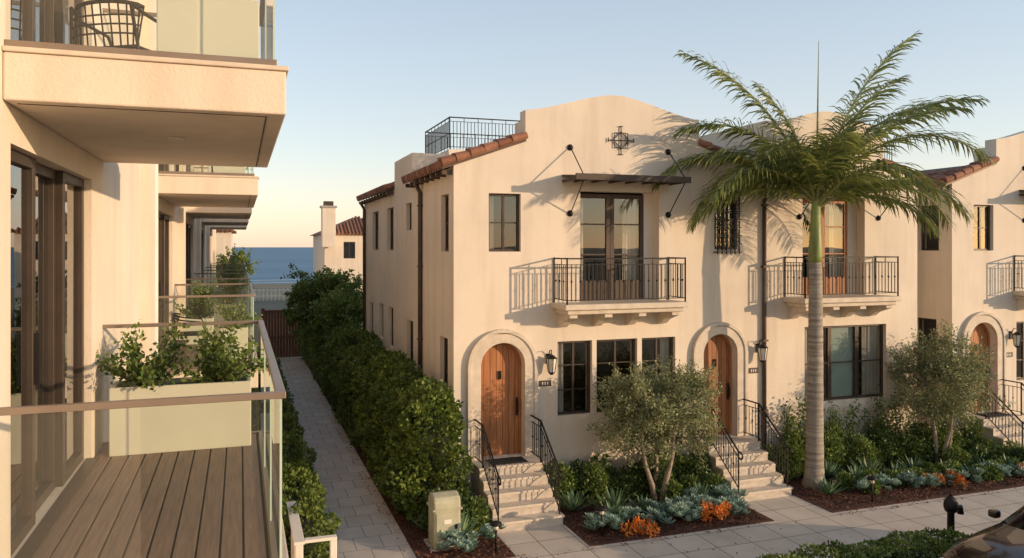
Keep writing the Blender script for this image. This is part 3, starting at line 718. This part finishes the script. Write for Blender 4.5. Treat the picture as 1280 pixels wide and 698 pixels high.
def rosette(A,part,mat,c,r,n=22,w=.03,el0=.25,el1=1.3):
    V=[];F=[]
    for i in range(n):
        az=i*2.4+random.uniform(-.2,.2); e=el0+(el1-el0)*i/n; L=r*random.uniform(.8,1.1)*(1-.25*i/n)
        d=Vector((math.cos(az)*math.cos(e),math.sin(az)*math.cos(e),math.sin(e))); s=Vector((-math.sin(az),math.cos(az),0))*w
        p=Vector(c); up=Vector((0,0,1)); b=len(V)
        ms=[p,p+d*L*.4,p+d*L*.75+up*L*.04,p+d*L+up*L*.1]
        for q,ww in zip(ms,(.6,1,.75,.03)): V+= [tuple(q-s*ww),tuple(q+s*ww)]
        for k in range(3): F.append((b+2*k,b+2*k+1,b+2*k+3,b+2*k+2))
    A.add(part,mat,V,F)
G=Acc('agave_plants')
for (x,y,r) in ((7.25,14.45,.5),(7.0,13.9,.4),(7.8,14.2,.35),(6.5,14.8,.42),(9.3,14.4,.42),(9.75,14.9,.4),(3.9,14.1,.45),(4.3,14.6,.38),(3.4,14.7,.35),(13.4,14.3,.4),(14.0,14.6,.48),(14.6,14.3,.4),(15.3,14.5,.42),(15.9,14.2,.36),(13.1,14.9,.42),(17.3,14.5,.42),(17.9,14.8,.4),(16.9,13.9,.35),(12.2,13.9,.36),(16.3,13.7,.36),(17.6,13.9,.4)):
    rosette(G,'leaves','agave',(x,y,.05),r*1.25,34,.028)
G.finish()
G=Acc('blue_succulents')
def scatter(x0,x1,y0,y1,n,fn):
    for i in range(n): fn(random.uniform(x0,x1),random.uniform(y0,y1))
def bs(x,y): 
    for k in range(5): rosette(G,'leaves','blue',(x+random.uniform(-.16,.16),y+random.uniform(-.14,.14),.05+random.uniform(0,.2)),random.uniform(.10,.2),18,.030,.2,1.4)
scatter(6.3,7.6,13.35,13.95,12,bs);scatter(7.7,10.0,13.4,14.0,26,bs);scatter(8.8,10.1,13.9,14.5,16,bs);scatter(12.9,15.6,13.5,14.0,20,bs);scatter(3.2,4.5,13.4,13.9,8,bs);scatter(15.6,18.3,13.4,13.9,12,bs)
G.finish()
G=Acc('orange_flowers')
def of(x,y):
    r=random.uniform(.07,.13); blob(G,'petals','orange',(x,y,random.uniform(.12,.26)),(r,r,r*1.2),80,.075,.015,.7,.6)
for cx,cy,n in ((9.05,13.42,9),(7.15,13.3,5),(15.0,13.5,8),(17.6,13.5,4)):
    for i in range(n): of(cx+random.gauss(0,.2),cy+random.gauss(0,.12))
G.finish()
G=Acc('foundation_shrubs')
def sh(x,y,r,h,n=None,m=None):
    m=m or random.choice(['bush','bush','dkbush']); blob(G,'leaves_'+m,m,(x,y,h*.55),(r,r*.9,h*.55),n or int(2600*r*h+500),.08,.026,.6)
for i in range(14): sh(6.35+i*.28,15.4+random.uniform(-.25,.2),random.uniform(.28,.42),random.uniform(.5,.85))
for i in range(7): sh(8.9+random.uniform(-.6,1.1),14.9+random.uniform(-.3,.3),.28,.45)
for i in range(22): sh(12.0+i*.29,15.4+random.uniform(-.3,.2),random.uniform(.3,.42),random.uniform(.5,1.1))
for i in range(8): sh(16.6+random.uniform(-.2,1.8),14.4+random.uniform(-.4,.8),.32,.5)
for i in range(8): sh(20.2+i*.3,15.2,.35,.7)
for i in range(9): sh(3.3+random.uniform(0,1.1),14.6+random.uniform(-.3,1.0),random.uniform(.22,.34),random.uniform(.4,.75))
for i in range(20): sh(13+i*.27,13.85+random.uniform(-.2,.5),.2,.3,m='bush')
G.finish()
G=Acc('wall_shrub')
for x in (12.6,13.4,14.3,15.3,16.1,17.4):
    for k in range(8):
        a=random.uniform(-.5,.5); h=random.uniform(.9,1.75); p=[(x,15.7,0),(x+a*.4,15.7,h*.5),(x+a,15.65,h)]
        G.tube('stems','bark_olive',p,[.012,.009,.004],4); n=130
        t=rng.uniform(.2,1.05,(n,1)); q=np.array(p[0])+(np.array(p[2])-np.array(p[0]))*t+rng.normal(0,.07,(n,3)); q[:,1]=np.minimum(q[:,1],15.9); G.leaves('leaves','bush',q,rng.normal(0,1,(n,3)),.08,.025)
G.finish()

# ------------------------------------------------------------------ street objects
U=Acc('utility_box')
sec=[(13.8,.0),(14.28,.0),(14.28,.86),(14.22,.93),(14.04,.97),(13.86,.93),(13.8,.86)]
U.prism('cabinet','util',[sec],3.32,3.82,'YZ',.03)
U.box('cabinet_lid_lip','util',3.29,3.85,13.775,14.305,.70,.73,.008)
U.box('door_panel','util',3.36,3.78,13.785,13.799,.1,.66,.006)
U.box('plinth','kerb',3.24,3.9,13.72,14.36,-.1,.03,.01)
U.box('label','whitepaint',3.5,3.64,13.78,13.784,.46,.54); U.box('lock','iron',3.7,3.75,13.77,13.784,.36,.44)
U.finish()
def path_light(x,y):
    P=Acc('path_light'); P.tube('post','iron',[(x,y,0),(x,y,.5)],.02,6); P.tube('hood','iron',[(x,y,.5),(x,y,.54),(x,y,.57)],[.11,.1,.03],12); P.tube('lens','lens',[(x,y,.42),(x,y,.499)],.045,8); P.finish()
path_light(6.5,13.45); path_light(4.35,13.35); path_light(12.85,13.3)
B=Acc('spot_light'); B.box('housing','iron',12.35,12.5,13.95,14.1,.12,.34,.01); B.tube('stake','iron',[(12.42,14.02,0),(12.42,14.02,.13)],.015,6); B.finish()
B=Acc('street_bollard'); x,y=12.3,10.85
B.tube('post','iron',[(x,y,-.0),(x,y,.06),(x,y,.08),(x,y,.62),(x,y,.66)],[.11,.11,.065,.06,.09],12)
B.tube('head','iron',[(x,y,.66),(x,y,.74),(x,y,.82),(x,y,.90),(x,y,.95)],[.10,.125,.12,.08,.02],14)
B.tube('side_outlet','iron',[(x,y,.72),(x+.2,y-.03,.72),(x+.2,y-.03,.60)],[.045,.05,.06],10)
B.tube('bonnet_nut','iron',[(x,y,.95),(x,y,1.0)],.025,6); B.finish()

F=Acc('white_fence')
for y in (12.2,13.1,14.0): F.box('posts','whitepaint',.78,.90,y-.06,y+.06,0,1.02,.01)
F.box('rails','whitepaint',.76,.92,12.1,14.1,1.022,1.07,.008); F.box('rails','whitepaint',.80,.88,12.262,13.038,.15,.22); F.box('rails','whitepaint',.80,.88,13.162,13.938,.15,.22)
F.box('rails','whitepaint',.922,1.4,12.14,12.26,1.022,1.07,.008); F.box('posts','whitepaint',1.3,1.4,12.15,12.25,0,1.02,.01)
for i in range(12): F.box('pickets','whitepaint',.82,.86,12.3+i*.135,12.36+i*.135,.221,1.021)
F.finish()
F=Acc('wooden_gate')
for i in range(14): F.box('boards','gate',1.15+i*.14,1.28+i*.14,40.1,40.15,.05,2.3)
F.box('posts','gate',.98,1.14,40.0,40.2,0,2.5);F.box('posts','gate',3.12,3.28,40.0,40.2,0,2.5)
F.box('rail','gate',1.0,3.2,40.05,40.099,2.301,2.4);F.box('rail','gate',1.15,3.1,40.05,40.099,1.0,1.12)
F.finish()
F=Acc('garden_wall'); F.box('wall','stucco2',-1.2,.97,40,40.25,0,1.9,.01); F.box('wall','stucco2',3.29,12,40,40.25,0,1.9,.01); F.finish()

def house(name,x0,x1,y0,y1,h,rise,chim=None):
    A=Acc(name); T=lambda u,v,w:(u,y0+v,w)
    wn=[(x0+.25*(x1-x0),x0+.25*(x1-x0)+.9),(x0+.6*(x1-x0),x0+.6*(x1-x0)+.9)]
    A.prism('front_wall','stucco',[rect(x0,x1,-.1,h)]+[rect(a,b,z,z+1.3) for a,b in wn for z in (1,4.6)],y0,y0+.3,'XZ')
    for a,b in wn:
        for z in (1,4.6): window(A,T,a,b,z,z+1.3)
    A.box('walls','stucco',x0,x0+.3,y0+.302,y1,-.1,h);A.box('walls','stucco',x1-.3,x1,y0+.302,y1,-.1,h);A.box('walls','stucco',x0+.302,x1-.302,y1-.3,y1,-.1,h)
    cx=(x0+x1)/2; o=.35; hx=min((x1-x0),(y1-y0))/2
    V=[(x0-o,y0-o,h),(x1+o,y0-o,h),(x1+o,y1+o,h),(x0-o,y1+o,h),(cx,y0+hx,h+rise),(cx,y1-hx,h+rise)]
    A.add('roof','tile',V,[(0,1,4),(1,2,5,4),(2,3,5),(3,0,4,5),(0,3,2,1)])
    n=int((x1-x0+2*o)/.28)
    for i in range(n+1):
        x=x0-o+(x1-x0+2*o)*i/n; f=1-abs(x-cx)/((x1-x0)/2+o)
        if f>.03: A.tube('roof_tiles','tile',[(x,y0-o-.03,h+.05),(x,y0-o+(hx+o)*f,h+.05+rise*f)],[.1,.09],6,False)
    if chim:
        cxx,cy,ct=chim; A.box('chimney','stucco',cxx-.5,cxx+.5,cy-.5,cy+.5,h-1,ct,.02); A.box('chimney_cap','kerb',cxx-.6,cxx+.6,cy-.6,cy+.6,ct+.001,ct+.15); A.box('chimney_pot','canopy',cxx-.35,cxx+.35,cy-.35,cy+.35,ct+.151,ct+.5)
    A.finish()
house('distant_house',6.2,12,62,72,6.5,1.5,(6.4,61.2,8.5))
house('distant_house',-6,-.6,58,68,6.6,1.5)
house('distant_house',17,26,58,70,6.0,1.5)
F=Acc('beach_fence')
for i in range(40): F.box('f','whitepaint',-5+i*.4,-4.9+i*.4,84,84.1,0,1.2)
F.box('f','whitepaint',-5,11,83.95,83.999,1.0,1.1);F.box('f','whitepaint',-5,11,83.95,83.999,.4,.5); F.finish()

def car(name,x0,yc,z0,k0=1.12):
    A=Acc(name)
    st=[(0,.62,.55,.5,.62),(.12,.78,.62,.62,.68),(.5,.86,.72,.74,.80),(1.1,.90,.80,.80,.88),(1.45,.91,.86,.78,.95),(1.95,.92,.90,.66,1.28),(2.3,.92,.91,.62,1.42),(2.9,.92,.92,.62,1.45),(3.4,.91,.92,.60,1.38),(3.85,.90,.93,.64,1.12),(4.15,.88,.92,.70,1.0),(4.4,.82,.85,.62,.92),(4.5,.70,.6,.55,.66)]
    rows=[]
    for (x,w,belt,cw,rz) in st:
        belt*=k0; rz*=k0
        half=[(w*.85,.22),(w*.98,.34),(w,.5),(w*.99,belt-.1),(w*.95,belt),(cw+(.04 if rz-belt>.2 else .0),belt+(rz-belt)*.75),(cw*.75,rz-.015),(cw*.3,rz)]
        full=[(y,z) for y,z in half]+[(-y,z) for y,z in reversed(half)]
        rows.append([(x0+x,yc+y,z0+z) for y,z in full])
    V=[p for r in rows for p in r]; k=len(rows[0]); body=[];gl=[]
    for i in range(len(rows)-1):
        for j in range(k):
            f=(i*k+j,i*k+(j+1)%k,(i+1)*k+(j+1)%k,(i+1)*k+j)
            isg=(j in (4,5,9,10) and 4<=i<=8) or (4<=i<=4 and 4<=j<=10) or (i==8 and 4<=j<=10)
            (gl if isg else body).append(f)
    body.append(tuple(range(k))); body.append(tuple((len(rows)-1)*k+j for j in range(k)))
    A.add('body','car',V,body,True); A.add('windows','carglass',V,gl,True)
    for wx in (.85,3.6):
        for s in (-1,1):
            y=yc+s*.80; A.tube('tyres','rubber',[(x0+wx,y-.11,z0+.32),(x0+wx,y+.13,z0+.32)],.325,24); A.tube('rims','alloy',[(x0+wx,y+s*.125,z0+.32),(x0+wx,y+s*.14,z0+.32)],[.21,.19],16)
    for s in (-1,1):
        A.box('headlights','lens',x0+.02,x0+.16,yc+s*.45,yc+s*.70,z0+.60,z0+.68,.02); A.box('mirrors','car',x0+1.55,x0+1.7,yc+s*.95,yc+s*1.1,z0+1.03,z0+1.16,.03)
        A.box('tail_lights','orange',x0+4.4,x0+4.5,yc+s*.4,yc+s*.66,z0+.72,z0+.82,.02)
    A.box('licence_plate','whitepaint',x0-.03,x0-.005,yc-.25,yc+.25,z0+.34,z0+.45)
    A.finish()
car('parked_car',10.55,8.85,Zg)

# ------------------------------------------------------------------ light, sky, camera
EL=math.radians(9.5); az=math.radians(126)
w=bpy.data.worlds.new('World'); scene.world=w; w.use_nodes=True; nt=w.node_tree
bg=nt.nodes['Background']; out=nt.nodes['World Output']; sky=nt.nodes.new('ShaderNodeTexSky'); sky.sky_type='NISHITA'; sky.sun_disc=False
sky.sun_elevation=EL; sky.sun_rotation=az; sky.air_density=1.0; sky.dust_density=.5; sky.ozone_density=1.5
nt.links.new(sky.outputs[0],bg.inputs[0]); bg.inputs[1].default_value=.12
# coastal haze veil: brightens toward the horizon, added to the clear-sky model
tc=nt.nodes.new('ShaderNodeTexCoord'); sx=nt.nodes.new('ShaderNodeSeparateXYZ'); nt.links.new(tc.outputs['Generated'],sx.inputs[0])
r=nt.nodes.new('ShaderNodeValToRGB'); cr=r.color_ramp
cr.elements[0].position=0.0; cr.elements[0].color=(.62,.44,.40,1)
cr.elements[1].position=1.0; cr.elements[1].color=(.17,.22,.28,1)
for p,c in ((.05,(.58,.46,.43)),(.12,(.49,.46,.45)),(.22,(.42,.43,.45)),(.33,(.35,.385,.43)),(.6,(.22,.26,.32))):
    e=cr.elements.new(p); e.color=(*c,1)
nt.links.new(sx.outputs['Z'],r.inputs['Fac'])
b2=nt.nodes.new('ShaderNodeBackground'); b2.inputs[1].default_value=1.0; nt.links.new(r.outputs[0],b2.inputs[0])
ad=nt.nodes.new('ShaderNodeAddShader'); nt.links.new(bg.outputs[0],ad.inputs[0]); nt.links.new(b2.outputs[0],ad.inputs[1]); nt.links.new(ad.outputs[0],out.inputs['Surface'])
sd=bpy.data.lights.new('sun','SUN'); sd.energy=4.3; sd.angle=math.radians(.6); sd.color=(1,.71,.45)
so=bpy.data.objects.new('sun',sd); scene.collection.objects.link(so)
d=Vector((-math.sin(az)*math.cos(EL),-math.cos(az)*math.cos(EL),-math.sin(EL))); so.rotation_euler=d.to_track_quat('-Z','Y').to_euler(); so.location=(30,-20,20)
cd=bpy.data.cameras.new('camera'); cam=bpy.data.objects.new('camera',cd); scene.collection.objects.link(cam)
cam.location=(0,0,5.5); cam.rotation_euler=(math.radians(90),0,math.radians(-19.22)); cd.lens=27.42; cd.sensor_width=36; cd.shift_y=-.03125; cd.clip_start=.05; cd.clip_end=80000
scene.camera=cam
scene.view_settings.view_transform='Standard'; scene.view_settings.look='None'; scene.view_settings.exposure=0
